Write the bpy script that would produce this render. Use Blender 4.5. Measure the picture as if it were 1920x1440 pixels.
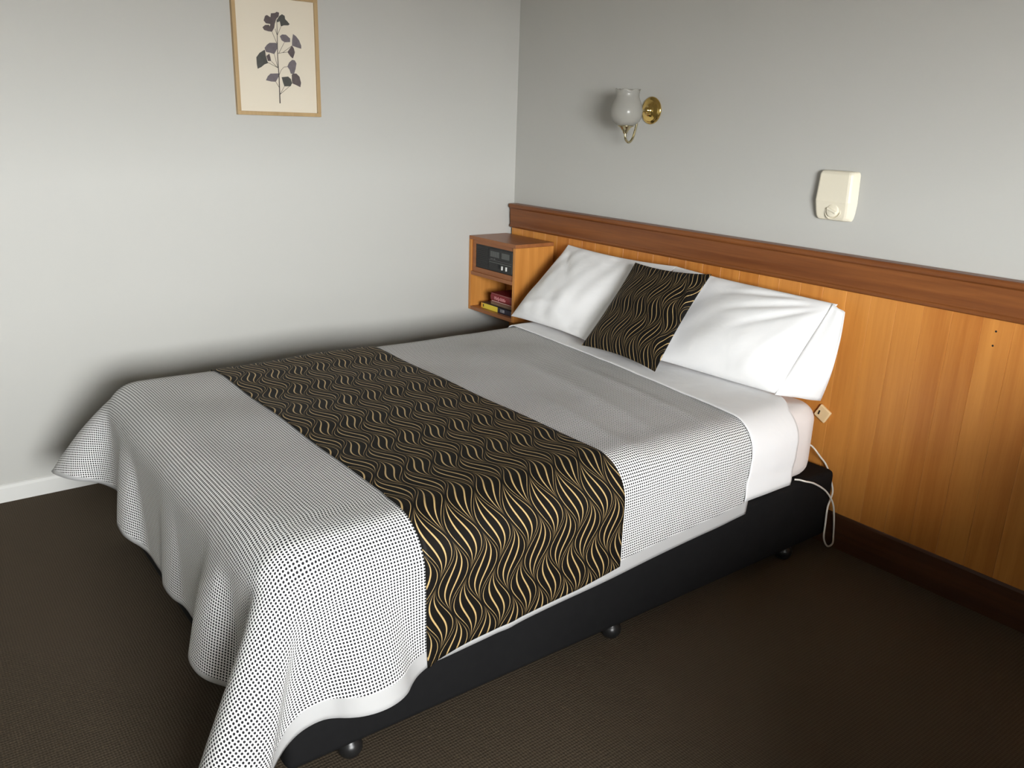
import bpy, bmesh, math, random
import numpy as np
from mathutils import Matrix, Vector

for o in list(bpy.data.objects): bpy.data.objects.remove(o)
sc = bpy.context.scene
COL = sc.collection

# ---------------------------------------------------------------- camera
cam = bpy.data.cameras.new('camera'); cam.sensor_width = 36; cam.lens = 36*1567.05/1920
cam_ob = bpy.data.objects.new('camera', cam); COL.objects.link(cam_ob)
cam.clip_start = .02
cam_ob.matrix_world = Matrix(((0.6021022, -0.2565395, 0.7560823, 3.6096),
                              (0.7978032, 0.1561267, -0.5823525, -2.7548),
                              (0.0313517, 0.9538406, 0.2986723, 1.5),
                              (0, 0, 0, 1)))
sc.camera = cam_ob

# ---------------------------------------------------------------- world: plain overcast sky
world = bpy.data.worlds.new('overcast_sky'); sc.world = world; world.use_nodes = True
bg = world.node_tree.nodes['Background']
bg.inputs['Color'].default_value = (.965, .98, .985, 1)
bg.inputs['Strength'].default_value = 42.0
RX, RY, RZ = 4.9, -4.7, 2.42                 # room extents (x right wall, y front wall, ceiling)
WIN = (-3.32, -1.84, .88, 1.98)              # window opening in the right wall: y0, y1, z0, z1
pl = bpy.data.lights.new('window_portal', 'AREA'); pl.shape = 'RECTANGLE'
pl.size = WIN[3]-WIN[2]; pl.size_y = WIN[1]-WIN[0]; pl.cycles.is_portal = True
po = bpy.data.objects.new('window_portal', pl); COL.objects.link(po)
po.location = (RX+.17, (WIN[0]+WIN[1])/2, (WIN[2]+WIN[3])/2); po.rotation_euler = (0, math.radians(90), 0)
sc.view_settings.view_transform = 'Standard'; sc.view_settings.look = 'None'
sc.view_settings.gamma = 1; sc.view_settings.use_curve_mapping = False
sc.view_settings.exposure = 1.0
sc.cycles.use_denoising = True
sc.cycles.max_bounces = 10; sc.cycles.diffuse_bounces = 6; sc.cycles.sample_clamp_indirect = 8

# ---------------------------------------------------------------- material helpers
class NT:
    def __init__(s, name):
        s.m = bpy.data.materials.new(name); s.m.use_nodes = True
        s.t = s.m.node_tree; s.p = s.t.nodes['Principled BSDF']; s.out = s.t.nodes['Material Output']
    def n(s, typ, **kw):
        nd = s.t.nodes.new(typ)
        for k, v in kw.items(): setattr(nd, k, v)
        return nd
    def put(s, sock, v):
        if hasattr(v, 'is_output') or isinstance(v, bpy.types.NodeSocket): s.t.links.new(v, sock)
        else: sock.default_value = v
    def math(s, op, a, b=0.0, c=None):
        nd = s.n('ShaderNodeMath', operation=op)
        s.put(nd.inputs[0], a); s.put(nd.inputs[1], b)
        if c is not None: s.put(nd.inputs[2], c)
        return nd.outputs[0]
    def ramp01(s, x, lo, hi):
        nd = s.n('ShaderNodeMapRange'); s.put(nd.inputs[0], x); nd.inputs[1].default_value = lo; nd.inputs[2].default_value = hi
        return nd.outputs[0]
    def mix(s, f, a, b):
        nd = s.n('ShaderNodeMix', data_type='RGBA'); s.put(nd.inputs[0], f); s.put(nd.inputs[6], a); s.put(nd.inputs[7], b)
        return nd.outputs[2]
    def mixf(s, f, a, b):
        nd = s.n('ShaderNodeMix', data_type='FLOAT'); s.put(nd.inputs[0], f); s.put(nd.inputs[2], a); s.put(nd.inputs[3], b)
        return nd.outputs[0]
    def noise(s, vec, scale, detail=3., rough=.5, dist=0.):
        nd = s.n('ShaderNodeTexNoise'); s.put(nd.inputs['Vector'], vec); nd.inputs['Scale'].default_value = scale
        nd.inputs['Detail'].default_value = detail; nd.inputs['Roughness'].default_value = rough; nd.inputs['Distortion'].default_value = dist
        return nd.outputs[0]
    def mapping(s, vec, sx=(1, 1, 1), loc=(0, 0, 0)):
        nd = s.n('ShaderNodeMapping'); s.put(nd.inputs[0], vec); s.put(nd.inputs[1], loc); nd.inputs[3].default_value = sx
        return nd.outputs[0]
    def obj(s): return s.n('ShaderNodeTexCoord').outputs['Object']
    def geo(s): return s.n('ShaderNodeNewGeometry').outputs['Position']
    def uv(s, name): return s.n('ShaderNodeUVMap', uv_map=name).outputs[0]
    def sep(s, v):
        nd = s.n('ShaderNodeSeparateXYZ'); s.put(nd.inputs[0], v); return nd.outputs
    def bump(s, h, strength=.3, dist=.01):
        nd = s.n('ShaderNodeBump'); s.put(nd.inputs['Height'], h); nd.inputs['Strength'].default_value = strength; nd.inputs['Distance'].default_value = dist
        s.t.links.new(nd.outputs[0], s.p.inputs['Normal'])
    def set(s, **kw):
        for k, v in kw.items(): s.put(s.p.inputs[k.replace('_', ' ')], v)
        return s
def c4(c): return (c[0], c[1], c[2], 1)
def plain(name, col, rough=.6, metal=0., spec=.5, **kw):
    m = NT(name); m.set(Base_Color=c4(col), Roughness=rough, Metallic=metal); m.p.inputs['Specular IOR Level'].default_value = spec
    for k, v in kw.items(): m.put(m.p.inputs[k.replace('_', ' ')], v)
    return m.m
def mottled(name, a, b, scale, rough=.7, bump=.1, bdist=.002, bscale=None, spec=.3):
    m = NT(name); g = m.geo(); f = m.noise(g, scale)
    m.set(Base_Color=m.mix(f, c4(a), c4(b)), Roughness=rough); m.p.inputs['Specular IOR Level'].default_value = spec
    m.bump(m.noise(g, bscale or scale*8, 4), bump, bdist); return m.m

def wood(name, dark, light, axis, rough=.38, vary=.0, scale=1.):
    """straight-grained timber; the grain runs along axis (0,1,2)"""
    m = NT(name); g = m.geo()
    rnd = m.n('ShaderNodeObjectInfo').outputs['Random']
    off = m.n('ShaderNodeCombineXYZ'); m.put(off.inputs[0], m.math('MULTIPLY', rnd, 37.)); m.put(off.inputs[1], m.math('MULTIPLY', rnd, 19.)); m.put(off.inputs[2], m.math('MULTIPLY', rnd, 53.))
    s = [1., 1., 1.]; s[axis] = .045
    v = m.mapping(g, tuple(s), off.outputs[0])
    coarse = m.noise(v, 26*scale, 3, .55, .4); fine = m.noise(v, 190*scale, 4, .6)
    f = m.math('ADD', m.math('MULTIPLY', coarse, .75), m.math('MULTIPLY', fine, .25))
    f = m.ramp01(f, .32, .68)
    if vary:
        f = m.math('ADD', m.math('MULTIPLY', f, 1-vary), m.math('MULTIPLY', rnd, vary))
    col = m.mix(f, c4(dark), c4(light))
    m.set(Base_Color=col, Roughness=m.mixf(fine, rough-.06, rough+.1)); m.p.inputs['Specular IOR Level'].default_value = .4
    m.bump(fine, .12, .0006)
    return m.m

M = {}
M['wall'] = mottled('painted_wall', (.455, .452, .425), (.48, .477, .45), 1.3, .75, .08, .0008, 90)
M['ceiling'] = mottled('ceiling_paint', (.50, .48, .43), (.53, .51, .46), 2, .8, .1, .001, 60)
M['white_trim'] = plain('white_gloss_trim', (.66, .66, .635), .4)
M['plank'] = wood('honey_timber_upright', (.40, .130, .022), (.68, .30, .066), 2, .32, .48)
M['rail'] = wood('red_brown_timber_rail', (.13, .038, .010), (.235, .080, .020), 0, .36, 0)
M['skirt'] = wood('shade_darkened_timber', (.045, .017, .007), (.085, .032, .012), 0, .4, 0)  # dark timber, deepened further to carry the shade at the panel foot
M['cab_side'] = wood('honey_cabinet_timber', (.42, .16, .030), (.60, .26, .06), 2, .38, .1)
M['cab_top'] = wood('brown_cabinet_timber', (.24, .085, .028), (.34, .13, .045), 0, .34, .0)
M['base'] = mottled('black_base_fabric', (.0065, .0065, .007), (.010, .010, .0105), 40, .85, .15, .0006, 900, .15)
M['foot'] = plain('black_plastic', (.012, .012, .012), .35)
M['white_cloth'] = None
M['brass'] = plain('polished_brass', (.72, .50, .16), .16, 1.)
M['dull_brass'] = plain('aged_brass', (.55, .48, .30), .22, 1.)
M['cream'] = plain('cream_plastic', (.72, .67, .54), .42)
M['cord'] = plain('white_cord_plastic', (.78, .75, .68), .45)
M['beige'] = plain('beige_plastic', (.85, .66, .38), .5)
M['black'] = plain('matt_black_plastic', (.014, .014, .014), .5)
M['gloss_black'] = plain('dark_panel', (.008, .008, .008), .25)
M['lcd'] = plain('grey_display', (.075, .08, .075), .2)
M['silver'] = plain('white_button', (.75, .75, .72), .3)
M['faint'] = plain('faint_grey_print', (.10, .10, .095), .5)
M['gilt'] = wood('pale_gilt_frame', (.36, .24, .11), (.46, .32, .16), 2, .4, 0)
M['paper'] = mottled('cream_art_paper', (.66, .60, .49), (.68, .62, .51), 6, .85, .03, .0003, 400)

def cloth_mat(name, col, rough=.85, wr=.35, scale=7.):
    m = NT(name); g = m.geo()
    m.set(Base_Color=c4(col), Roughness=rough); m.p.inputs['Specular IOR Level'].default_value = .2
    m.p.inputs['Sheen Weight'].default_value = .15
    w = m.noise(g, scale, 3, .5, .8); f = m.noise(g, 1400, 1)
    m.bump(m.math('ADD', w, m.math('MULTIPLY', f, .02)), wr, .012)
    return m.m
M['pillow'] = cloth_mat('white_cotton', (.80, .80, .80), .85, .18, 9)
M['sheet'] = cloth_mat('white_sheet_cotton', (.76, .76, .765), .85, .22, 6)
M['mattress'] = cloth_mat('mattress_protector', (.78, .73, .71), .85, .2, 8)

def dots_mat():
    """white duvet cover with a woven lattice of small black dots; plain strip along the hem"""
    m = NT('dotted_duvet_cover'); p = .0080
    u = m.sep(m.uv('flat')); e = m.sep(m.uv('edge'))
    def cell(x): return m.math('SUBTRACT', m.math('FRACT', m.math('DIVIDE', x, p)), .5)
    a, b = cell(u[0]), cell(u[1])
    d = m.math('SQRT', m.math('ADD', m.math('MULTIPLY', a, a), m.math('MULTIPLY', b, b)))
    dot = m.ramp01(d, .36, .31)
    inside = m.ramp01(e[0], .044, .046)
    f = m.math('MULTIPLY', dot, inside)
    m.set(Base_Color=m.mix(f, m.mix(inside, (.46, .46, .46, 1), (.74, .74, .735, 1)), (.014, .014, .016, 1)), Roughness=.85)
    m.p.inputs['Specular IOR Level'].default_value = .2
    g = m.geo(); m.bump(m.noise(g, 5.5, 3, .5, .6), .25, .014)
    return m.m
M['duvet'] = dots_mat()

def leaf_mat(name, w, H, A, th, uvn='flat', gold=(.50, .345, .15)):
    """black satin jacquard with rows of S-curved leaf outlines in gold thread"""
    m = NT(name); u = m.sep(m.uv(uvn)); U, V = u[0], u[1]
    ph = m.math('MULTIPLY', V, 2*math.pi/H)
    u1 = m.math('DIVIDE', m.math('ADD', U, m.math('MULTIPLY', m.math('SINE', ph), A)), w)
    ca = m.math('ADD', m.math('MULTIPLY', m.math('COSINE', ph), .5), .5)
    def fam(off, c):
        s = m.math('MULTIPLY', m.math('ABSOLUTE', m.math('SUBTRACT', m.math('FRACT', m.math('ADD', u1, off)), .5)), 2.)
        inside = m.math('LESS_THAN', s, c)
        d1 = m.math('ABSOLUTE', m.math('SUBTRACT', s, m.math('MULTIPLY', c, .30)))
        d2 = m.math('ABSOLUTE', m.math('SUBTRACT', s, m.math('MULTIPLY', c, .82)))
        d = m.math('MULTIPLY', m.math('MINIMUM', d1, d2), w/2)
        t = m.math('MULTIPLY', m.math('POWER', m.math('MAXIMUM', c, 0.), .7), m.mixf(m.math('LESS_THAN', d1, d2), th*.55, th*1.1))
        k = m.math('DIVIDE', m.math('SUBTRACT', t, d), th*.35)
        k = m.ramp01(k, 0., 1.)
        return m.math('MULTIPLY', k, inside)
    f = m.math('ADD', fam(.5, ca), fam(0., m.math('SUBTRACT', 1., ca)))
    f = m.math('MINIMUM', f, 1.)
    m.set(Base_Color=m.mix(f, (.0065, .0055, .0045, 1), c4(gold)), Roughness=m.mixf(f, .6, .42))
    m.put(m.p.inputs['Specular IOR Level'], m.mixf(f, .12, .4))
    g = m.geo()
    m.bump(m.math('ADD', m.math('MULTIPLY', f, .12), m.noise(g, 9, 2, .5, .5)), .25, .01)
    return m.m
M['runner'] = leaf_mat('gold_leaf_runner_fabric', .088, .20, .017, .0026)
M['cushion'] = leaf_mat('gold_leaf_cushion_fabric', .074, .19, .018, .0014)

def carpet_mat():
    m = NT('brown_loop_carpet'); g = m.geo()
    x = m.sep(g)
    rib = m.math('SINE', m.math('MULTIPLY', m.math('ADD', x[0], m.math('MULTIPLY', m.noise(g, 40, 2), .004)), 2*math.pi/.0095))
    loop = m.math('SINE', m.math('MULTIPLY', m.math('ADD', x[1], m.math('MULTIPLY', m.noise(g, 60, 2), .004)), 2*math.pi/.0075))
    f = m.math('ADD', m.math('MULTIPLY', m.math('ADD', rib, loop), .2), .5)
    n = m.noise(g, 260, 3, .7); f2 = m.math('ADD', m.math('MULTIPLY', f, .5), m.math('MULTIPLY', n, .5))
    m.set(Base_Color=m.mix(f2, (.042, .032, .021, 1), (.112, .087, .061, 1)), Roughness=.95)
    m.p.inputs['Specular IOR Level'].default_value = .1
    m.bump(f2, .8, .004)
    return m.m
M['carpet'] = carpet_mat()

# ---------------------------------------------------------------- object helpers
def tag(o, label=None, cat=None, group=None, kind=None):
    if label: o['label'] = label
    if cat: o['category'] = cat
    if group: o['group'] = group
    if kind: o['kind'] = kind
    return o
def link(name, me, mat, parent=None, smooth=False):
    if mat is not None: me.materials.append(mat)
    if smooth:
        for p in me.polygons: p.use_smooth = True
    o = bpy.data.objects.new(name, me); COL.objects.link(o)
    if parent is not None:
        o.parent = parent; o.matrix_parent_inverse = Matrix.Translation(-Vector(parent.location))
    return o
def empty(name, loc):
    o = bpy.data.objects.new(name, None); COL.objects.link(o); o.location = loc; o.empty_display_size = .05
    return o
def new_mesh(name, bm):
    me = bpy.data.meshes.new(name); bmesh.ops.recalc_face_normals(bm, faces=bm.faces[:]); bm.to_mesh(me); bm.free(); return me
def bm_box(bm, lo, hi, bev=0., seg=2):
    r = bmesh.ops.create_cube(bm, size=1)
    for v in r['verts']: v.co = Vector([(lo[i]+hi[i])/2 + v.co[i]*(hi[i]-lo[i]) for i in range(3)])
    if bev:
        es = list({e for v in r['verts'] for e in v.link_edges})
        bmesh.ops.bevel(bm, geom=es, offset=bev, segments=seg, profile=.5, affect='EDGES')
def box(name, lo, hi, mat, parent=None, bev=0., seg=2, smooth=False):
    bm = bmesh.new(); bm_box(bm, lo, hi, bev, seg); return link(name, new_mesh(name, bm), mat, parent, smooth)
def prism(name, prof, axis, a0, a1, mat, parent=None, smooth=False):
    """extrude a closed 2D profile along axis; prof in the other two axes in order"""
    oth = [i for i in range(3) if i != axis]; bm = bmesh.new(); L = []
    for a in (a0, a1):
        vs = []
        for p in prof:
            c = [0, 0, 0]; c[axis] = a; c[oth[0]] = p[0]; c[oth[1]] = p[1]; vs.append(bm.verts.new(c))
        L.append(vs)
    n = len(prof)
    for i in range(n): bm.faces.new((L[0][i], L[0][(i+1) % n], L[1][(i+1) % n], L[1][i]))
    bm.faces.new(L[0]); bm.faces.new(L[1][::-1])
    return link(name, new_mesh(name, bm), mat, parent, smooth)
def lathe(name, prof, mat, parent=None, M4=None, seg=40, smooth=True, closed=False):
    """revolve (r,h) about z, then transform"""
    bm = bmesh.new(); rings = []
    for r, h in prof:
        if r < 1e-6: rings.append([bm.verts.new((0, 0, h))])
        else: rings.append([bm.verts.new((r*math.cos(2*math.pi*k/seg), r*math.sin(2*math.pi*k/seg), h)) for k in range(seg)])
    for A, B in zip(rings, rings[1:]):
        for k in range(seg):
            k2 = (k+1) % seg
            if len(A) == 1 and len(B) == 1: continue
            if len(A) == 1: bm.faces.new((A[0], B[k], B[k2]))
            elif len(B) == 1: bm.faces.new((A[k], A[k2], B[0]))
            else: bm.faces.new((A[k], A[k2], B[k2], B[k]))
    if M4 is not None: bmesh.ops.transform(bm, matrix=M4, verts=bm.verts[:])
    return link(name, new_mesh(name, bm), mat, parent, smooth)
def catmull(pts, k=8):
    pts = [Vector(p) for p in pts]; out = []
    for i in range(len(pts)-1):
        p0 = pts[max(i-1, 0)]; p1 = pts[i]; p2 = pts[i+1]; p3 = pts[min(i+2, len(pts)-1)]
        for j in range(k):
            t = j/k; out.append(.5*((2*p1)+(-p0+p2)*t+(2*p0-5*p1+4*p2-p3)*t*t+(-p0+3*p1-3*p2+p3)*t**3))
    out.append(pts[-1]); return out
def tube(name, pts, r, mat, parent=None, seg=10, k=8, radii=None):
    P = catmull(pts, k); bm = bmesh.new(); rings = []
    up = Vector((.3, .2, .93)).normalized(); prev = None
    for i, p in enumerate(P):
        t = (P[min(i+1, len(P)-1)]-P[max(i-1, 0)]).normalized()
        a = (prev if prev is not None else up); a = (a-t*a.dot(t))
        if a.length < 1e-5: a = Vector((1, 0, 0))-t*t.x
        a.normalize(); prev = a; b = t.cross(a)
        rr = r if radii is None else np.interp(i/(len(P)-1), np.linspace(0, 1, len(radii)), radii)
        rings.append([bm.verts.new(p+(a*math.cos(2*math.pi*q/seg)+b*math.sin(2*math.pi*q/seg))*rr) for q in range(seg)])
    for A, B in zip(rings, rings[1:]):
        for q in range(seg): bm.faces.new((A[q], A[(q+1) % seg], B[(q+1) % seg], B[q]))
    bm.faces.new(rings[0][::-1]); bm.faces.new(rings[-1])
    return link(name, new_mesh(name, bm), mat, parent, True)
def grid_mesh(name, P, mat, parent=None, uvs=None, flip=False):
    n, m, _ = P.shape; me = bpy.data.meshes.new(name)
    fs = [(i*m+j, (i+1)*m+j, (i+1)*m+j+1, i*m+j+1) if flip else (i*m+j, i*m+j+1, (i+1)*m+j+1, (i+1)*m+j) for i in range(n-1) for j in range(m-1)]
    me.from_pydata(P.reshape(-1, 3).tolist(), [], fs)
    if uvs:
        vi = np.zeros(len(me.loops), dtype=np.int32); me.loops.foreach_get('vertex_index', vi)
        for k, v in uvs.items():
            l = me.uv_layers.new(name=k); l.data.foreach_set('uv', v.reshape(-1, 2)[vi].astype(np.float32).ravel())
    return link(name, me, mat, parent, True)
def text(name, body, size, loc, rot, mat, parent, align='LEFT', ext=.0002):
    cu = bpy.data.curves.new(name, 'FONT'); cu.body = body; cu.size = size; cu.extrude = ext; cu.align_x = align; cu.align_y = 'CENTER'
    tmp = bpy.data.objects.new('tmp', cu); COL.objects.link(tmp); dg = bpy.context.evaluated_depsgraph_get()
    me = bpy.data.meshes.new_from_object(tmp.evaluated_get(dg)); bpy.data.objects.remove(tmp)
    me.transform(Matrix.Translation(loc) @ rot); me.materials.clear()
    return link(name, me, mat, parent)
def rect_prof(y0, y1, z0, z1): return [(y0, z0), (y1, z0), (y1, z1), (y0, z1)]

# ---------------------------------------------------------------- room shell
T = .16
tag(box('floor', (-T, RY-T, -.12), (RX+T, T, 0), M['carpet']), 'dark brown loop-pile carpet covering the bedroom floor', 'floor', kind='structure')
tag(box('ceiling', (-T, RY-T, RZ), (RX+T, T, RZ+.1), M['ceiling']), 'plain pale ceiling of the bedroom', 'ceiling', kind='structure')
tag(box('wall_left', (-T, RY-T, 0), (0, T, RZ), M['wall']), 'plain pale grey painted wall behind the framed print', 'wall', kind='structure')
tag(box('wall_back', (-T, 0, 0), (RX+T, T, RZ), M['wall']), 'pale grey painted wall above the timber panelling', 'wall', kind='structure')
tag(box('wall_front', (-T, RY-T, 0), (RX+T, RY, RZ), M['wall']), 'pale painted wall facing the bed head', 'wall', kind='structure')
bm = bmesh.new()
bm_box(bm, (RX, RY, 0), (RX+T, WIN[0], RZ)); bm_box(bm, (RX, WIN[1], 0), (RX+T, 0, RZ))
bm_box(bm, (RX, WIN[0], 0), (RX+T, WIN[1], WIN[2])); bm_box(bm, (RX, WIN[0], WIN[3]), (RX+T, WIN[1], RZ))
tag(link('wall_right', new_mesh('wall_right', bm), M['wall']), 'pale painted wall holding the window', 'wall', kind='structure')
win = tag(empty('window_1', (RX+.1, (WIN[0]+WIN[1])/2, WIN[2])), 'white framed bedroom window opposite the framed print', 'window', kind='structure')
for lo, hi in (((RX+.07, WIN[0], WIN[2]), (RX+.12, WIN[1], WIN[2]+.045)), ((RX+.07, WIN[0], WIN[3]-.045), (RX+.12, WIN[1], WIN[3])),
               ((RX+.07, WIN[0], WIN[2]), (RX+.12, WIN[0]+.045, WIN[3])), ((RX+.07, WIN[1]-.045, WIN[2]), (RX+.12, WIN[1], WIN[3]))):
    box('window_frame', lo, hi, M['white_trim'], win, .004)
box('window_sill', (RX-.05, WIN[0]-.04, WIN[2]-.025), (RX+.07, WIN[1]+.04, WIN[2]-.002), M['white_trim'], win, .006)
gm = NT('clear_window_glass'); tr = gm.n('ShaderNodeBsdfTransparent'); gl = gm.n('ShaderNodeBsdfGlossy'); gl.inputs['Roughness'].default_value = .02
mx = gm.n('ShaderNodeMixShader'); mx.inputs[0].default_value = .06; gm.t.links.new(tr.outputs[0], mx.inputs[1]); gm.t.links.new(gl.outputs[0], mx.inputs[2]); gm.t.links.new(mx.outputs[0], gm.out.inputs[0])
box('window_pane', (RX+.092, WIN[0]+.045, WIN[2]+.045), (RX+.097, WIN[1]-.045, WIN[3]-.045), gm.m, win)
tag(box('ground', (RX+T+.02, -16, -.35), (RX+18, 10, -.15), mottled('outdoor_paving', (.085, .070, .048), (.12, .10, .072), 3)), 'tan paved ground outside the window', 'ground', kind='structure')
tag(prism('baseboard_left', [(0, 0), (.016, 0), (.016, .058), (.010, .068), (.003, .0725), (0, .0725)], 1, RY, -.04, M['white_trim']),
    'low white baseboard along the pale wall behind the bed', 'baseboard', kind='structure')
tag(box('added_verandah_roof', (RX+T, -16, 2.42), (RX+2.2, 10, 2.50), M['ceiling']), 'unseen verandah roof added to cut the high sky light', 'roof', kind='structure')  # unseen roof added to hold back high sky light from floor and bed

# ---------------------------------------------------------------- timber panelling on the back wall
pan = tag(empty('trim_1', (RX/2, -.02, .9)), 'honey timber board panelling with a dark moulded top rail behind the bed', 'panelling', kind='structure')
X0 = .026
random.seed(4)
x = X0; shared = {}
while x < RX-.01:
    w = .094; w = min(w, RX-x)
    key = round(w, 4)
    if key not in shared:
        bm = bmesh.new(); prof = [(.0001, -.014), (.0001, -.0288), (.0011, -.030), (w-.0011, -.030), (w-.0001, -.0288), (w-.0001, -.014)]
        L = [[bm.verts.new((px, py, z)) for px, py in prof] for z in (.10, 1.0)]
        for i in range(5): bm.faces.new((L[0][i], L[0][i+1], L[1][i+1], L[1][i]))
        bm.faces.new(L[0]); bm.faces.new(L[1][::-1]); bm.faces.new((L[0][5], L[0][0], L[1][0], L[1][5]))
        shared[key] = new_mesh('plank', bm); shared[key].materials.append(M['plank'])
    o = bpy.data.objects.new('plank', shared[key]); COL.objects.link(o); o.location = (x, 0, 0)
    o.parent = pan; o.matrix_parent_inverse = Matrix.Translation(-Vector(pan.location))
    x += w
box('backing_board', (X0, -.0135, .02), (RX, -.001, 1.05), M['skirt'], pan)
rail = [(-.002, .968), (-.040, .968), (-.0445, .972), (-.046, .977), (-.0445, .982), (-.041, .986), (-.0415, .994), (-.0435, 1.02), (-.0445, 1.05), (-.0445, 1.066),
        (-.0475, 1.069), (-.053, 1.073), (-.0555, 1.079), (-.0555, 1.085), (-.053, 1.090), (-.049, 1.092), (-.002, 1.092)]
for nx, nz in ((2.515, .930), (2.514, .884)):
    lathe('nail_hole', [(0, 0), (.0034, 0), (.0030, .0006), (0, .0006)], M['gloss_black'], pan, Matrix.Translation((nx, -.0299, nz)) @ Matrix.Rotation(math.pi/2, 4, 'X'), 12)
tr_ = prism('top_rail', rail, 0, X0, RX, M['rail'], pan); tr_['label'] = 'dark red-brown moulded timber top rail'
bb = [(-.002, .001), (-.034, .001), (-.034, .128), (-.032, .136), (-.028, .1415), (-.002, .1415)]
tag(prism('baseboard_back', bb, 0, X0, RX, M['skirt']), 'dark timber skirting board, deepened for shade, under the honey panelling', 'baseboard', kind='structure')

# ---------------------------------------------------------------- bedside cabinet, radio, books
cx0, cx1, cy0, cy1, cz0, cz1 = .004, .400, -.288, -.0475, .549, .935
cab = tag(empty('bedside_cabinet', ((cx0+cx1)/2, cy1, cz0)), 'wall-hung honey timber bedside cabinet with open lower shelf in the corner', 'cabinet')
t = .018
box('side_panel', (cx0, cy0, cz0), (cx0+t, cy1, cz1-t), M['cab_side'], cab, .001)
box('side_panel', (cx1-t, cy0, cz0), (cx1, cy1, cz1-t), M['cab_side'], cab, .001)
box('top_panel', (cx0, cy0, cz1-t+.0003), (cx1, cy1, cz1), M['cab_top'], cab, .0015)
box('bottom_panel', (cx0+t+.0002, cy0, cz0), (cx1-t-.0002, cy1, cz0+t), M['cab_top'], cab, .001)
box('shelf', (cx0+t+.0002, cy0, .735), (cx1-t-.0002, cy1-.01, .753), M['cab_top'], cab, .001)
box('back_panel', (cx0+t+.0002, cy1-.008, cz0+t), (cx1-t-.0002, cy1, cz1-t), M['cab_side'], cab)
rx0, rx1, rz0, rz1 = .050, .374, .778, .899      # radio cut-out
fy0, fy1 = cy0+.008, cy0+.022
box('fascia_rail', (cx0+t+.0003, fy0, rz1), (cx1-t-.0003, fy1, cz1-t), M['cab_top'], cab)
box('fascia_rail', (cx0+t+.0003, fy0, .7532), (cx1-t-.0003, fy1, rz0), M['cab_top'], cab)
box('fascia_rail', (cx0+t+.0003, fy0, rz0), (rx0, fy1, rz1), M['cab_top'], cab)
box('fascia_rail', (rx1, fy0, rz0), (cx1-t-.0003, fy1, rz1), M['cab_top'], cab)
rad = tag(empty('clock_radio', ((rx0+rx1)/2, fy1, rz0)), 'black clock radio set into the timber cabinet fascia', 'radio')
box('body', (rx0+.0005, fy0+.003, rz0+.0005), (rx1-.0005, cy1-.02, rz1-.0005), M['black'], rad, .002)
g0 = rx0+.006
for k in range(11):
    box('speaker_slat', (g0+.002, fy0+.0012, rz0+.010+k*.0096), (g0+.106, fy0+.0035, rz0+.0150+k*.0096), M['black'], rad)
px0, px1 = rx0+.124, rx1-.016
box('panel', (px0-.004, fy0+.0005, rz0+.008), (px1+.006, fy0+.004, rz1-.008), M['gloss_black'], rad, .001)
box('trim_strip', (px1+.0065, fy0-.0005, rz0+.008), (px1+.0115, fy0+.004, rz1-.008), M['lcd'], rad)
W = px1-px0; Hh = rz1-rz0
def pan_box(nm, u0, u1, v0, v1, mat, dy=.0012): return box(nm, (px0+u0*W, fy0-dy, rz0+v0*Hh), (px0+u1*W, fy0+.001, rz0+v1*Hh), mat, rad)
pan_box('tuning_dial', .05, .46, .60, .84, M['lcd']); pan_box('clock_display', .57, .92, .60, .84, M['lcd'])
for k in range(4): pan_box('dial_mark', .10+k*.09, .112+k*.09, .62, .82, M['faint'], .0018)
pan_box('divider_strip', .0, 1.0, .365, .40, M['lcd']); pan_box('divider_strip', .0, 1.0, .46, .475, M['faint'])
pan_box('brand_plate', .06, .19, .50, .53, M['faint']); pan_box('brand_plate', .22, .27, .49, .54, M['faint'])
pan_box('slider_button', .585, .625, .14, .30, M['silver'], .004); pan_box('slider_button', .775, .815, .14, .30, M['silver'], .004)
pan_box('knob', .40, .45, .17, .31, M['black'], .004)

def book(name, lo, hi, mat, label, page=(.6, .55, .45), rounded=False, rz=0.):
    b = tag(empty(name, ((lo[0]+hi[0])/2, lo[1], lo[2])), label, 'book', 'books on the cabinet shelf')
    cov = .0022
    box('cover', lo, (hi[0], hi[1], lo[2]+cov), mat, b); box('cover', (lo[0], lo[1], hi[2]-cov), hi, mat, b)
    if rounded:
        zc = (lo[2]+hi[2])/2; hz = (hi[2]-lo[2])/2
        prof = [(lo[1]+.004+hz*.55*(1-math.cos(a))-.004, zc+hz*math.sin(a)) for a in np.linspace(-math.pi/2, math.pi/2, 11)]
        prof += [(lo[1]+.012, hi[2]), (lo[1]+.012, lo[2])]
        prism('spine', prof, 0, lo[0], hi[0], mat, b, False)
    else: box('spine', lo, (hi[0], lo[1]+.004, hi[2]), mat, b, .0008)
    box('page_block', (lo[0]+.003, lo[1]+.005, lo[2]+cov), (hi[0]-.003, hi[1]-.003, hi[2]-cov), plain('paper_pages', page, .9), b)
    b.rotation_euler[2] = rz
    return b
zb = cz0+t+.0005
yel = plain('yellow_spine', (.72, .55, .05), .4); navy = plain('navy_spine', (.018, .016, .035), .4); red = plain('dark_red_cover', (.20, .012, .016), .45); brn = plain('brown_cover', (.20, .12, .07), .6)
bk = book('book', (.085, -.262, zb), (.368, -.10, zb+.028), navy, 'thin directory with yellow and navy spine, lowest of the books on the shelf')
box('yellow_label', (.0855, -.2632, zb+.001), (.232, -.2618, zb+.027), yel, bk); box('orange_label', (.0855, -.2636, zb+.001), (.102, -.2630, zb+.027), plain('amber_print', (.70, .33, .03), .4), bk)
box('logo', (.104, -.2638, zb+.008), (.112, -.2630, zb+.022), plain('black_print', (.02, .015, .01), .5), bk)
box('number_label', (.256, -.2632, zb+.007), (.290, -.2618, zb+.022), plain('grey_print', (.30, .30, .32), .5), bk)
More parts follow.
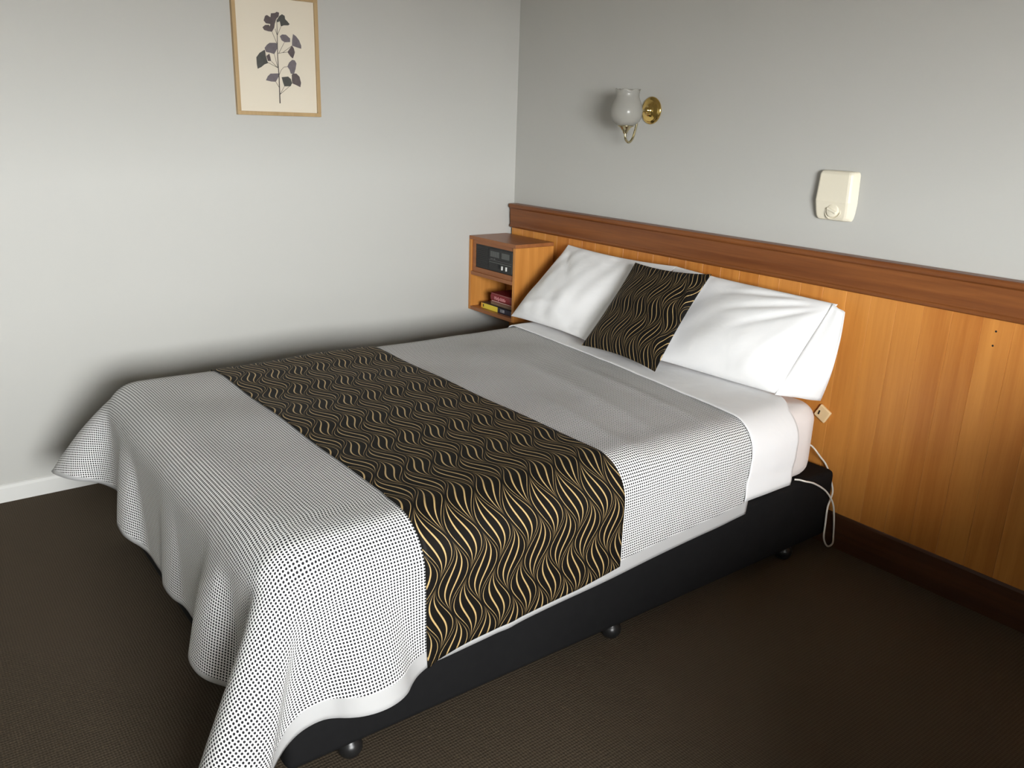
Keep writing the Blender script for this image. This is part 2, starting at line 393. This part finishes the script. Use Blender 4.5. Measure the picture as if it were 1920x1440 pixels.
text('spine_number', '07', .017, (.260, -.2635, zb+.0145), Matrix.Rotation(math.pi/2, 4, 'X'), M['gloss_black'], bk)
box('spine_mark', (.348, -.2632, zb+.004), (.351, -.2618, zb+.026), plain('pale_print', (.4, .4, .4), .5), bk)
zb2 = zb+.0285
bk2 = book('book', (.155, -.250, zb2), (.372, -.095, zb2+.020), brn, 'thin brown paperback under the red book on the shelf')
zb3 = zb2+.0205
bk3 = book('book', (.168, -.262, zb3), (.374, -.115, zb3+.046), red, 'thick dark red hardback on top of the shelf stack', rounded=True)
text('spine_title', 'Holy Bible', .022, (.208, -.2665, zb3+.023), Matrix.Rotation(math.pi/2, 4, 'X'), plain('pink_print', (.55, .22, .22), .5), bk3, ext=.003)

# ---------------------------------------------------------------- armchair added beyond the right edge of the frame to shade the lower panelling
M['uph'] = mottled('brown_upholstery', (.055, .035, .024), (.075, .05, .034), 30, .9, .2, .001, 700)
ac = tag(empty('shade_armchair', (3.70, -1.30, 0)), 'brown upholstered chair added out of view to shade the timber panelling', 'shade_armchair')
box('seat_base', (3.38, -1.66, .14), (4.02, -.98, .34), M['uph'], ac, .02, 3, True)
box('seat_cushion', (3.45, -1.68, .341), (3.95, -1.13, .46), M['uph'], ac, .035, 4, True)
box('backrest', (3.45, -1.12, .341), (3.95, -.92, .92), M['uph'], ac, .05, 4, True)
for xx in (3.32, 3.955): box('armrest', (xx, -1.68, .14), (xx+.125, -.93, .62), M['uph'], ac, .04, 4, True)
for xx in (3.40, 4.0):
    for yy in (-1.6, -1.0): lathe('leg', [(0, .001), (.016, .001), (.024, .139), (0, .139)], M['skirt'], ac, Matrix.Translation((xx, yy, 0)), 16)

# ---------------------------------------------------------------- bed base and mattress
BX0, BX1, BY0, BY1 = .552, 2.084, -2.19, -.062
bed = tag(empty('divan', ((BX0+BX1)/2, (BY0+BY1)/2, 0)), 'low black fabric-covered bed base under the mattress', 'bed base')
box('body', (BX0, BY0, .056), (BX1, BY1, .318), M['base'], bed, .022, 4, True)
for fx in (BX0+.045, BX1-.040):
    for fy in (-2.015, -1.135, -.265):
        lathe('foot', [(0, .001), (.014, .001), (.024, .007), (.0305, .019), (.0315, .031), (.027, .044), (.016, .053), (.016, .0575), (0, .0575)], M['foot'], bed, Matrix.Translation((fx, fy, 0)), 24)
bm = bmesh.new(); bm_box(bm, (.566, -2.165, .3185), (2.070, -.150, .584))
bmesh.ops.bevel(bm, geom=[e for e in bm.edges if abs(e.verts[0].co.z-e.verts[1].co.z) > .1], offset=.115, segments=8, profile=.5, affect='EDGES')
bmesh.ops.bevel(bm, geom=[e for e in bm.edges if abs(e.verts[0].co.z-e.verts[1].co.z) < .001 and len(e.link_faces) == 2 and e.calc_face_angle(0) > .5], offset=.055, segments=6, profile=.5, affect='EDGES')
mat_ = link('mattress', new_mesh('mattress', bm), M['mattress'], None, True)
tag(mat_, 'white mattress in a fitted protector lying on the black base', 'mattress')

# ---------------------------------------------------------------- cloth drape (small-step position based cloth on a grid)
def cloth_sim(P, colliders, steps=700, dt=1/150., bend=.25, damp=.985, force=None, iters=2, mu=.5, pin=None):
    P = P.copy(); n, m, _ = P.shape; V = np.zeros_like(P); sets = []; S = slice
    def add(sa, sb, k): sets.append((sa, sb, np.linalg.norm(P[sa]-P[sb], axis=2, keepdims=True), k))
    for o in (0, 1):
        na = (n-o)//2; add((S(o, o+2*na, 2), S(None)), (S(o+1, o+2*na, 2), S(None)), 1.)
        ma = (m-o)//2; add((S(None), S(o, o+2*ma, 2)), (S(None), S(o+1, o+2*ma, 2)), 1.)
        add((S(o, o+2*na, 2), S(0, m-1)), (S(o+1, o+2*na, 2), S(1, m)), .6)
        add((S(o, o+2*na, 2), S(1, m)), (S(o+1, o+2*na, 2), S(0, m-1)), .6)
    for k, bk_ in ((2, bend), (4, bend*.6)):
        for o in range(2):
            r = np.array([i for i in range(n-k) if (i//k) % 2 == o]); add((r, S(None)), (r+k, S(None)), bk_)
            c = np.array([i for i in range(m-k) if (i//k) % 2 == o]); add((S(None), c), (S(None), c+k), bk_)
    for st in range(steps):
        V *= damp; V[..., 2] -= 9.8*dt
        if force is not None: V += force(P, st)*dt
        Q = P.copy(); P = P+V*dt
        for it in range(iters):
            for a, b, L, k in sets:
                d = P[b]-P[a]; l = np.sqrt((d*d).sum(2, keepdims=True))+1e-9
                w = d*(.5*k*(l-L)/l); P[a] += w; P[b] -= w
            if pin is not None: P[pin, :2] = Q[pin, :2]
            hit = colliders(P)
        V = (P-Q)/dt; V[hit] *= (1-mu)
    return P
def box_push(P, lo, hi, r, eps):
    lo = np.array(lo); hi = np.array(hi); c = (lo+hi)/2; h = (hi-lo)/2-r
    d = P-c; q = np.abs(d)-h; mx = np.maximum(q, 0); L = np.sqrt((mx**2).sum(-1)); ins = q.max(-1) < 0
    sd = np.where(ins, q.max(-1), L)-(r+eps); hit = sd < 0
    if hit.any():
        g = np.where(ins[..., None], np.eye(3)[q.argmax(-1)], mx/np.maximum(L, 1e-9)[..., None])*np.sign(d)
        P[hit] -= (sd[..., None]*g)[hit]
    return hit
def upsample(P, k):
    """Catmull-Rom refine a grid k times in both directions"""
    def one(A):
        n = A.shape[0]; E_ = np.concatenate([2*A[:1]-A[1:2], A, 2*A[-1:]-A[-2:-1]]); out = []
        for j in range(k):
            t_ = j/k; p0, p1, p2, p3 = E_[:-3], E_[1:-2], E_[2:-1], E_[3:]
            out.append(.5*(2*p1+(-p0+p2)*t_+(2*p0-5*p1+4*p2-p3)*t_**2+(-p0+3*p1-3*p2+p3)*t_**3))
        R = np.stack(out, 1).reshape(((n-1)*k,)+A.shape[1:]); return np.concatenate([R, A[-1:]])
    return one(one(P).swapaxes(0, 1)).swapaxes(0, 1)
def normals(P):
    a = np.gradient(P, axis=0); b = np.gradient(P, axis=1); n = np.cross(b, a); n /= np.linalg.norm(n, axis=2, keepdims=True)+1e-12
    return n
def waves(X, Y, seed, amp, lo, hi, n=14):
    r = np.random.RandomState(seed); z = np.zeros_like(X)
    for _ in range(n):
        L = r.uniform(lo, hi); a = r.uniform(0, 2*np.pi); z += np.sin((X*np.cos(a)+Y*np.sin(a))*2*np.pi/L+r.uniform(0, 7))
    return z*amp/np.sqrt(n)
def ridge(X, Y, p, q, w, amp):
    """soft crease from p to q"""
    p = np.array(p); q = np.array(q); d = q-p; L = np.hypot(*d); d = d/L
    s = (X-p[0])*d[0]+(Y-p[1])*d[1]; v = -(X-p[0])*d[1]+(Y-p[1])*d[0]
    env = np.exp(-np.clip(np.maximum(-s, s-L), 0, None)**2/(2*(L*.12)**2))*np.clip(np.sin(np.pi*np.clip((s+.1*L)/(1.2*L), 0, 1)), 0, 1)
    return amp*env*np.exp(-v*v/(2*w*w))

S0 = .34
def right_edge(b): return 2.345+.13*b-.035*np.exp(-((b-.80)/.07)**2)
def flat_duvet(a, b):
    sr = right_edge(b); s = S0+(sr-S0)*a
    head = -.43-.15*np.clip((s-.55)/1.6, 0, 1.2)**1.5
    foot = -2.44-.14*np.clip(a/.35, 0, 1)
    return s, head+(foot-head)*b, head, foot, sr
n_, m_ = 60, 62
A_, B_ = np.meshgrid(np.linspace(0, 1, n_), np.linspace(0, 1, m_), indexing='ij')
s_, t_, head_, foot_, sr_ = flat_duvet(A_, B_)
P0 = np.stack([s_, t_, np.full_like(s_, .64)], -1)
def bed_collide(P):
    h = box_push(P, (.55, -2.2, -.2), (2.085, -.08, .585), .10, .015)
    h |= P[..., 2] < .012; P[..., 2] = np.maximum(P[..., 2], .012); P[..., 0] = np.maximum(P[..., 0], .02)
    return h
wt_ = np.clip((s_-2.05)/.2, 0, 1)*np.clip((-2.13-t_)/.2, 0, 1); wl_ = np.clip((.62-s_)/.2, 0, 1)*np.clip((-2.13-t_)/.2, 0, 1)
def corner_swing(P, st):
    F = np.zeros_like(P); e = max(0, 1-st/900); F[..., 1] -= (14*wt_+20*wl_)*e; F[..., 0] += (2*wt_-4*wl_)*e
    return F
D = cloth_sim(P0, bed_collide, force=corner_swing, pin=(s_ > .72) & (s_ < 1.92) & (t_ > -2.02))
K = 3
DD = upsample(D, K); FF = upsample(np.stack([s_, t_], -1), K)
NA, NB = DD.shape[:2]
fx, fy = FF[..., 0], FF[..., 1]
h = waves(fx, fy, 3, .0022, .25, .8)
for p, q, w, amp in (((1.2, -.62), (2.05, -.72), .018, .006), ((1.05, -.78), (2.1, -.92), .022, .005), ((1.45, -.55), (2.12, -.62), .014, .005),
                     ((.95, -.70), (1.7, -.86), .03, .004), ((1.5, -1.0), (2.2, -1.1), .02, .004), ((.6, -.55), (1.0, -.95), .03, .003),
                     ((1.7, -.6), (2.3, -.75), .015, .005)):
    h += ridge(fx, fy, p, q, w, amp)
h *= np.clip((np.linspace(0, 1, NB)[None, :]-.035)/.05, 0, 1)
DD = DD+normals(DD)*h[..., None]
edge = np.minimum.reduce([upsample((sr_-s_)[..., None], K)[..., 0], upsample((t_-foot_)[..., None], K)[..., 0]+.03, upsample((s_-S0)[..., None], K)[..., 0]+.03])
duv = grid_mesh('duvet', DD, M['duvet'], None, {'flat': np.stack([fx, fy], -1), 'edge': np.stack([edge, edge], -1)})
so = duv.modifiers.new('thickness', 'SOLIDIFY'); so.thickness = .009; so.offset = -1
tag(duv, 'white duvet with small black dots and plain hem spread over the bed', 'duvet')

# ---------------------------------------------------------------- bed runner, laid on the duvet
def sample(G, a, b):
    i = np.clip(a*(G.shape[0]-1), 0, G.shape[0]-1.001); j = np.clip(b*(G.shape[1]-1), 0, G.shape[1]-1.001)
    i0 = i.astype(int); j0 = j.astype(int); u = (i-i0)[..., None]; v = (j-j0)[..., None]
    return (G[i0, j0]*(1-u)+G[i0+1, j0]*u)*(1-v)+(G[i0, j0+1]*(1-u)+G[i0+1, j0+1]*u)*v
ra, rb = np.meshgrid(np.linspace(0, 1, 190), np.linspace(0, 1, 56), indexing='ij')
ty = -1.185+(-1.835+1.185)*rb
bb_ = (ty+.52)/(-2.58+.52)
for _ in range(4):
    sr2 = right_edge(bb_); se = sr2-.020+.020*np.clip((rb-.75)/.25, 0, 1)**2-.012*np.clip((.25-rb)/.25, 0, 1)
    ss = S0+.03+(se-S0-.03)*ra; aa = (ss-S0)/(sr2-S0); _, _, hd, ft, _ = flat_duvet(aa, bb_); bb_ = (ty-hd)/(ft-hd)
DN = normals(DD)
RP = sample(DD, aa, bb_)+sample(DN, aa, bb_)*.0065
run = grid_mesh('bed_runner', RP, M['runner'], None, {'flat': np.stack([ty, ss], -1)})
so = run.modifiers.new('thickness', 'SOLIDIFY'); so.thickness = .004; so.offset = -1
tag(run, 'black bed runner with gold leaf pattern laid across the duvet', 'bed runner')

# ---------------------------------------------------------------- top sheet turned over the duvet edge
def band_over_bed(name, y_head, y_foot, xr, zr, top, lift, mat, n=120, m=26, seed=1, zhem=.34, amp=.004):
    """cloth strip draped across the mattress: profile over the top, rounded edge, then down the right side"""
    prof = []
    x0 = .575; r = .115
    prof += [(x0-.025, .36), (x0-.02, .48), (x0, top-.03), (x0+.03, top-.003)]
    prof += [(v, top) for v in np.linspace(.62, xr-r, 60)]
    prof += [(xr-r+r*math.sin(a), top-r+r*math.cos(a)) for a in np.linspace(.10, math.pi/2, 18)]
    prof += [(xr+.002*math.sin(k*.6), z) for k, z in enumerate(np.linspace(top-r-.02, zhem, 16))]
    prof = np.array(prof); L = np.concatenate([[0], np.cumsum(np.hypot(*np.diff(prof, axis=0).T))])
    g = np.linspace(0, L[-1], n); px = np.interp(g, L, prof[:, 0]); pz = np.interp(g, L, prof[:, 1])
    bq = np.linspace(0, 1, m)[None, :]; gg = g[:, None]
    X = px[:, None]+0*bq; Z = pz[:, None]+0*bq
    Y = y_head(X, Z)+(y_foot(X, Z)-y_head(X, Z))*bq
    P = np.stack([X, Y, Z], -1); N = -normals(P)
    if N[n//2, m//2, 2] < 0: N = -N
    return P+N*(lift+waves(gg+0*bq, Y, seed, amp, .12, .5))[..., None], N
def duvet_head(X, Z):
    return -.43-.15*np.clip((np.minimum(X, 2.10)-.55)/1.6, 0, 1.2)**1.5-.03*np.clip((.6-Z)/.3, 0, 1)
SP, SN = band_over_bed('s', lambda X, Z: -.24-.11*np.clip((X-1.82)/.22, 0, 1)**2-.03*np.clip((.6-Z)/.25, 0, 1), lambda X, Z: duvet_head(X, Z)-.028, 2.1005, 0, .6005, .0045, None, zhem=.345, seed=5, amp=.0009)
sheet = grid_mesh('bed_sheet', SP, M['sheet'], None)
so = sheet.modifiers.new('thickness', 'SOLIDIFY'); so.thickness = .003; so.offset = 0
tag(sheet, 'white top sheet turned down between the duvet and the pillows', 'bed sheet')

# ---------------------------------------------------------------- pillows and cushion
def pillow_surface(c, th, n=72, m=52, pinch=.05, seed=0, creases=(), amp=.004, exp=.55, belly=0., press=0):
    """closed pillow from four corners c = TL, TR, BR, BL (seen from the front); returns front and back grids, uv"""
    u, v = np.meshgrid(np.sin(np.linspace(-1, 1, n)*math.pi/2), np.sin(np.linspace(-1, 1, m)*math.pi/2), indexing='ij')
    TL, TR, BR, BL = [np.array(q, float) for q in c]
    uu = u*(1-pinch*(1-v**2)*np.abs(u)**2); vv = v*(1-pinch*1.2*(1-u**2)*np.abs(v)**2)
    a = ((uu+1)/2)[..., None]; b = ((1-vv)/2)[..., None]            # b 0 at the top
    C = (TL*(1-a)+TR*a)*(1-b)+(BL*(1-a)+BR*a)*b
    nrm = np.cross(TR-TL, BL-TL); nrm = nrm/np.linalg.norm(nrm)
    if nrm[1] > 0: nrm = -nrm
    W_ = np.linalg.norm(TR-TL); H_ = np.linalg.norm(BL-TL)
    X = uu*W_/2; Y = vv*H_/2
    prof = np.clip((1-u**2)*(1-v**2), 0, 1)**exp*(1-belly*v)
    if press: prof = prof*(1-.62*np.clip(.55+press*u*1.1, 0, 1)**1.2)
    wv = waves(X, Y, seed, amp, .10, .35)*np.clip((1-u**2)*(1-v**2)*4, 0, 1)
    for p, q, w, am in creases: wv = wv+ridge(X, Y, p, q, w, am)*np.clip((1-u**2)*(1-v**2)*5, 0, 1)
    front = C+nrm*(th*.55*prof+wv)[..., None]; back = C-nrm*(th*.45*prof)[..., None]
    return front, back, np.stack([X, Y], -1)
def closed_pillow(name, F, B, uv, mat, parent=None):
    n, m, _ = F.shape; bm = bmesh.new(); l = bm.loops.layers.uv.new('flat')
    vf = [[bm.verts.new(F[i, j]) for j in range(m)] for i in range(n)]
    vb = [[vf[i][j] if i in (0, n-1) or j in (0, m-1) else bm.verts.new(B[i, j]) for j in range(m)] for i in range(n)]
    uvd = {}
    for i in range(n):
        for j in range(m): uvd[vf[i][j]] = uv[i, j]; uvd[vb[i][j]] = uv[i, j]
    for i in range(n-1):
        for j in range(m-1):
            for V_, fl in ((vf, 0), (vb, 1)):
                q = [V_[i][j], V_[i+1][j], V_[i+1][j+1], V_[i][j+1]]
                f = bm.faces.new(q[::-1] if fl else q)
                for lp in f.loops: lp[l].uv = uvd[lp.vert]
    return link(name, new_mesh(name, bm), mat, parent, True)

c1 = ((.552, -.085, .945), (1.250, -.085, .945), (1.155, -.42, .622), (.495, -.375, .615))
F, B, uv = pillow_surface(c1, .15, seed=11, pinch=.05, belly=.25, press=.8, creases=(((-.34, .20), (-.05, -.02), .012, -.010), ((-.30, -.02), (.10, -.16), .016, -.008), ((-.2, .2), (.05, .1), .015, -.006), ((-.36, -.18), (.0, -.10), .014, .007)))
p1 = tag(empty('pillow', (.87, -.25, .61)), 'white pillow beside the timber cabinet, left of the black cushion', 'pillow', 'white pillows at the bed head')
closed_pillow('pillowcase', F, B, uv, M['pillow'], p1)
c2 = ((1.244, -.085, .945), (2.005, -.085, .925), (1.965, -.30, .615), (1.20, -.39, .622))
F, B, uv = pillow_surface(c2, .17, seed=23, pinch=.03, belly=.25, exp=.5, press=-1, creases=(((.36, .20), (.02, .05), .012, -.011), ((.37, .19), (.12, -.02), .010, -.009), ((.33, .21), (-.05, .14), .010, -.008), ((-.30, .12), (-.10, -.18), .015, .008), ((-.32, 0), (-.2, -.2), .014, -.008), ((.34, .1), (.22, -.2), .02, .006)))
p2 = tag(empty('pillow', (1.63, -.25, .61)), 'white pillow nearest the bare timber panel, right of the black cushion', 'pillow', 'white pillows at the bed head')
closed_pillow('pillowcase', F, B, uv, M['pillow'], p2)
# the open end of the right pillowcase, hanging past the filling
fa = np.linspace(0, 1, 22)[:, None]; fb = np.linspace(0, 1, 14)[None, :]
f0 = np.array(c2[1])*(1-fa[..., None])+np.array(c2[2])*fa[..., None]+np.array([-.012, -.012, 0])
f1 = np.array([2.040, -.095, .905])*(1-fa[..., None])+np.array([2.040, -.165, .592])*fa[..., None]
f1 = f1+np.array([.030, -.02, 0])*np.sin(np.pi*fa)[..., None]
fl = f0*(1-fb[..., None])+f1*fb[..., None]
fl = fl+np.array([.012, .0, .0])*(np.sin(np.pi*fb)*np.sin(np.pi*fa))[..., None]+np.array([.0, .006, 0])*np.sin(fb*9+fa*4)[..., None]*fb[..., None]
flap = grid_mesh('pillowcase_flap', fl, M['pillow'], p2); so = flap.modifiers.new('t', 'SOLIDIFY'); so.thickness = .004; so.offset = 0

cc = ((1.115, -.195, .950), (1.525, -.195, .965), (1.560, -.505, .628), (1.125, -.485, .628))
F, B, uv = pillow_surface(cc, .075, 64, 64, pinch=.06, seed=7, exp=.6, amp=.003, creases=(((.12, .2), (.19, -.16), .012, -.010), ((.15, .15), (.2, .02), .008, .008), ((.05, .21), (.2, .1), .012, .006)))
cu = tag(closed_pillow('cushion', F, B, uv, M['cushion']), 'black square cushion with gold leaf lines leaning on the pillows', 'cushion')

# ---------------------------------------------------------------- cord and plate by the bed head
cord = tag(tube('power_cord', [(2.060, -.284, .3240), (2.075, -.275, .3255), (2.0885, -.262, .322), (2.0985, -.215, .305), (2.101, -.139, .258), (2.103, -.085, .20), (2.104, -.062, .14), (2.104, -.045, .06),
                             (2.103, -.040, .018), (2.104, -.075, .018), (2.103, -.106, .060), (2.100, -.106, .12), (2.094, -.098, .18), (2.078, -.052, .225), (2.055, -.046, .275), (2.036, -.052, .318), (2.022, -.075, .350), (2.0, -.11, .395), (1.985, -.142, .405)], .0033, M['cord'], None, 8, 10),
           'thin white power cord looping down beside the black bed base', 'cord')
sp = empty('switch_plate', (1.982, -.031, .502)); tag(sp, 'small beige square plate on the panel beside the mattress corner', 'plate')
bm = bmesh.new(); bm_box(bm, (-.026, -.012, -.026), (.026, 0, .026), .004, 3)
bmesh.ops.transform(bm, matrix=Matrix.Translation((1.982, -.031, .502)) @ Matrix.Rotation(math.radians(28), 4, 'Y'), verts=bm.verts[:])
link('plate', new_mesh('plate', bm), M['beige'], sp, False)
bm = bmesh.new(); bm_box(bm, (-.0025, -.0145, -.008), (.0025, -.011, .008), .001, 2)
bmesh.ops.transform(bm, matrix=Matrix.Translation((1.970, -.031, .505)) @ Matrix.Rotation(math.radians(15), 4, 'Y'), verts=bm.verts[:])
link('switch', new_mesh('switch', bm), M['black'], sp, False)

# ---------------------------------------------------------------- wall sconce
LX, LZ = .954, 1.567
ls = tag(empty('wall_sconce', (LX, 0, LZ)), 'brass wall sconce with frosted glass tulip shade above the panelling', 'wall lamp')
to_wall = Matrix.Translation((LX, -.0005, LZ)) @ Matrix.Rotation(math.radians(90), 4, 'X')
lathe('backplate', [(0, 0), (.056, 0), (.057, .004), (.053, .008), (.049, .0085), (.047, .011), (.042, .013), (.030, .015), (.020, .021), (.014, .028), (.010, .040), (.0, .042)], M['brass'], ls, to_wall, 48)
SY = -.150
tube('arm', [(LX, -.036, LZ-.002), (LX, -.058, LZ-.006), (LX, -.078, LZ-.028), (LX, -.090, LZ-.075), (LX, -.103, LZ-.115), (LX, -.125, LZ-.133), (LX, -.146, LZ-.118), (LX, SY, LZ-.088), (LX, SY, LZ-.078)], .0052, M['dull_brass'], ls, 12, 8)
at = Matrix.Translation((LX, SY, LZ))
lathe('shade_holder', [(0, -.098), (.008, -.098), (.012, -.088), (.024, -.072), (.034, -.068), (.034, -.065), (.0, -.066)], M['dull_brass'], ls, at, 32)
fg = NT('frosted_glass'); fg.set(Base_Color=(.62, .61, .57, 1), Roughness=.2)
fg.p.inputs['Transmission Weight'].default_value = .0
tl = fg.n('ShaderNodeBsdfTranslucent'); tl.inputs[0].default_value = (.62, .61, .57, 1); mx = fg.n('ShaderNodeMixShader'); mx.inputs[0].default_value = .55
fg.t.links.new(fg.p.outputs[0], mx.inputs[1]); fg.t.links.new(tl.outputs[0], mx.inputs[2]); tp_ = fg.n('ShaderNodeBsdfTransparent'); m3 = fg.n('ShaderNodeMixShader'); m3.inputs[0].default_value = .22; fg.t.links.new(mx.outputs[0], m3.inputs[1]); fg.t.links.new(tp_.outputs[0], m3.inputs[2]); fg.t.links.new(m3.outputs[0], fg.out.inputs[0])
sh = [(.020, -.066), (.040, -.062), (.056, -.048), (.065, -.028), (.067, -.008), (.063, .014), (.055, .034), (.049, .050), (.048, .060), (.0495, .070), (.0525, .078)]
sh = sh+[(r-.003, z+.0005) for r, z in sh[::-1]]
shade = lathe('glass_shade', sh, fg.m, ls, at, 48)
for v in shade.data.vertices:                       # scalloped rim
    d = v.co-Vector((LX, SY, LZ))
    k = max(0, (d.z-.05)/.028)
    if k > 0:
        a = math.atan2(d.y, d.x); f = 1+.035*k*math.cos(6*a); v.co.x = LX+d.x*f; v.co.y = SY+d.y*f; v.co.z += .004*k*math.cos(6*a)
lathe('bulb', [(0, -.064), (.009, -.064), (.010, -.03), (.0165, -.008), (.0165, .006), (.010, .024), (.003, .036), (0, .037)], plain('opal_bulb', (.75, .73, .68), .25), ls, at, 24)

# ---------------------------------------------------------------- cream plastic wall unit with dial
ux0, ux1, uz0, uz1, ud = 1.824, 1.972, 1.202, 1.374, .034
wu = tag(empty('wall_control', ((ux0+ux1)/2, 0, uz0)), 'cream plastic wall box with round dial above the panelling', 'wall control')
rows = [(uz1, .022, .010), (uz1-.004, .029, .005), (uz1-.012, ud-.001, .002), (uz1-.05, ud, 0.), (uz0+.066, ud+.001, -.003), (uz0+.058, ud-.001, -.003), (uz0+.03, ud-.006, -.001), (uz0+.012, ud-.010, .002), (uz0+.003, ud-.014, .006), (uz0, ud-.020, .012)]
bm = bmesh.new(); R_ = []
for z, d, ins in rows:
    tp = .010*(uz1-z)/(uz1-uz0)
    ring = [(ux0+ins+.004, -.0005), (ux0+ins+.001, -d+.010), (ux0+ins+.004, -d+.003), (ux0+ins+.010, -d), (ux1-ins-.026-tp*.4, -d), (ux1-ins-.018-tp*.4, -d+.003), (ux1-ins-.013-tp*.4, -d+.009), (ux1-ins-tp*.4, -.0005)]
    R_.append([bm.verts.new((a, b, z)) for a, b in ring])
for A, B in zip(R_, R_[1:]):
    for k in range(8): bm.faces.new((A[k], A[(k+1) % 8], B[(k+1) % 8], B[k]))
bm.faces.new(R_[0]); bm.faces.new(R_[-1][::-1])
ub = link('housing', new_mesh('housing', bm), M['cream'], wu)
bvm = ub.modifiers.new('bevel', 'BEVEL'); bvm.width = .002; bvm.segments = 2; bvm.limit_method = 'ANGLE'; bvm.angle_limit = math.radians(25)
kx, kz = 1.899, 1.2365
tilt = Matrix.Translation((kx, -ud+.0065, kz)) @ Matrix.Rotation(math.radians(90-9), 4, 'X')
lathe('dial_recess', [(.0, -.004), (.0295, -.004), (.0310, .0025), (.0302, .0034), (.0285, .0025), (.0265, -.0005), (.0, -.0012)], M['cream'], wu, tilt, 40)
dl = lathe('dial', [(.0, -.003), (.0225, -.003), (.0232, .0045), (.0222, .0078), (.020, .0088), (0, .0092)], M['cream'], wu, tilt, 40)
bm = bmesh.new(); bm_box(bm, (-.0195, -.0042, .0085), (.0195, .0042, .0150), .0016, 2)
bmesh.ops.transform(bm, matrix=tilt @ Matrix.Rotation(math.radians(-20), 4, 'Z'), verts=bm.verts[:])
gr = link('grip', new_mesh('grip', bm), M['cream'], dl); gr.matrix_parent_inverse = Matrix.Identity(4)

# ---------------------------------------------------------------- framed botanical print
fy0_, fy1_, fz0, fz1 = -1.469, -1.098, 1.4955, 1.972
pic = tag(empty('framed_print', (0, (fy0_+fy1_)/2, fz0)), 'framed botanical print of a dark ginkgo sprig on cream paper', 'picture')
fw, fd = .0155, .022
for lo, hi in (((.001, fy0_, fz0), (fd, fy1_, fz0+fw)), ((.001, fy0_, fz1-fw), (fd, fy1_, fz1)), ((.001, fy0_, fz0+fw), (fd, fy0_+fw, fz1-fw)), ((.001, fy1_-fw, fz0+fw), (fd, fy1_, fz1-fw))):
    box('frame_rail', lo, hi, M['gilt'], pic, .001)
box('paper', (.002, fy0_+fw*.6, fz0+fw*.6), (.0115, fy1_-fw*.6, fz1-fw*.6), M['paper'], pic)
def pp(X, Y, dx=0.): return (.0118+dx, -1.5471+.00038466*X-2.572e-5*Y+9.2e-9*X*Y, 1.92509+3.96e-5*X-3.3494e-4*Y-2.1e-8*X*Y)
g1, g2, g3 = (.105, .085, .085), (.155, .135, .145), (.075, .075, .068)
leaves = [(g1, [(565, 230), (580, 180), (602, 170), (640, 195), (645, 152), (690, 148), (710, 135), (737, 145), (733, 185), (705, 215), (690, 265), (640, 270), (590, 262)]),
          (g1, [(552, 305), (580, 280), (625, 278), (632, 298), (640, 265), (690, 260), (683, 310), (658, 355), (615, 350), (570, 335)]),
          (g3, [(708, 250), (712, 225), (740, 180), (770, 162), (800, 180), (805, 215), (830, 240), (857, 272), (840, 285), (790, 285), (757, 298), (745, 240), (725, 248)]),
          (g2, [(745, 405), (770, 385), (815, 388), (862, 430), (862, 470), (800, 472), (765, 450)]),
          (g2, [(883, 510), (885, 440), (895, 380), (930, 405), (965, 450), (990, 510), (990, 545), (940, 530)]),
          (g1, [(832, 582), (870, 525), (885, 510), (905, 540), (917, 585), (905, 625), (893, 655), (865, 630)]),
          (g2, [(575, 535), (600, 500), (630, 478), (700, 478), (722, 500), (715, 545), (683, 605), (640, 590), (590, 580)]),
          (g3, [(485, 640), (520, 590), (575, 555), (585, 620), (600, 670), (615, 705), (575, 720), (540, 750), (500, 770), (490, 720)]),
          (g1, [(595, 625), (628, 598), (640, 640), (648, 682), (612, 682)]),
          (g2, [(830, 745), (850, 700), (885, 668), (915, 675), (935, 710), (925, 770), (910, 820), (870, 828), (855, 780)]),
          (g2, [(590, 900), (610, 855), (640, 825), (735, 822), (738, 850), (700, 918), (650, 915)]),
          (g3, [(765, 865), (840, 858), (870, 885), (882, 930), (870, 968), (797, 970), (780, 920)]),
          (g1, [(880, 845), (890, 822), (935, 825), (970, 860), (988, 930), (980, 980), (930, 955), (890, 938)])]
lm = {}
for k, (c, pts) in enumerate(leaves):
    if c not in lm: lm[c] = mottled('printed_leaf', tuple(v*.75 for v in c), tuple(v*1.25 for v in c), 60, .85, 0, .0001)
    bm = bmesh.new(); bm.faces.new([bm.verts.new(pp(*q, .0001+.00002*k)) for q in pts]); link('printed_leaf', new_mesh('printed_leaf', bm), lm[c], pic)
bm = bmesh.new()
def stroke(a, b, wa, wb):
    d = np.array(b, float)-np.array(a, float); nn = np.array((-d[1], d[0]))/np.hypot(*d)
    q = [np.array(a)+nn*wa, np.array(b)+nn*wb, np.array(b)-nn*wb, np.array(a)-nn*wa]; bm.faces.new([bm.verts.new(pp(*v, .0005)) for v in q])
st = [(748, 1165, 6), (741, 980, 5), (736, 850, 4.5), (728, 750, 4.5), (719, 600, 4), (716, 400, 3.5), (710, 220, 2)]
for a, b in zip(st, st[1:]): stroke(a[:2], b[:2], a[2], b[2])
for x0, y0, x1, y1 in ((716, 395, 690, 320), (718, 390, 757, 298), (718, 500, 657, 355), (733, 595, 797, 472), (725, 598, 780, 586), (780, 586, 880, 512), (780, 588, 832, 582), (722, 755, 683, 605), (722, 760, 648, 682),
                       (722, 758, 605, 695), (605, 695, 575, 555), (738, 840, 760, 785), (760, 785, 790, 752), (790, 752, 830, 745), (737, 980, 700, 918), (748, 1060, 797, 970), (748, 1062, 855, 970), (855, 970, 885, 935), (884, 935, 884, 840)):
    stroke((x0, y0), (x1, y1), 2.4, 2.0)
link('printed_stem', new_mesh('printed_stem', bm), plain('ink_stem', (.045, .038, .035), .85), pic)
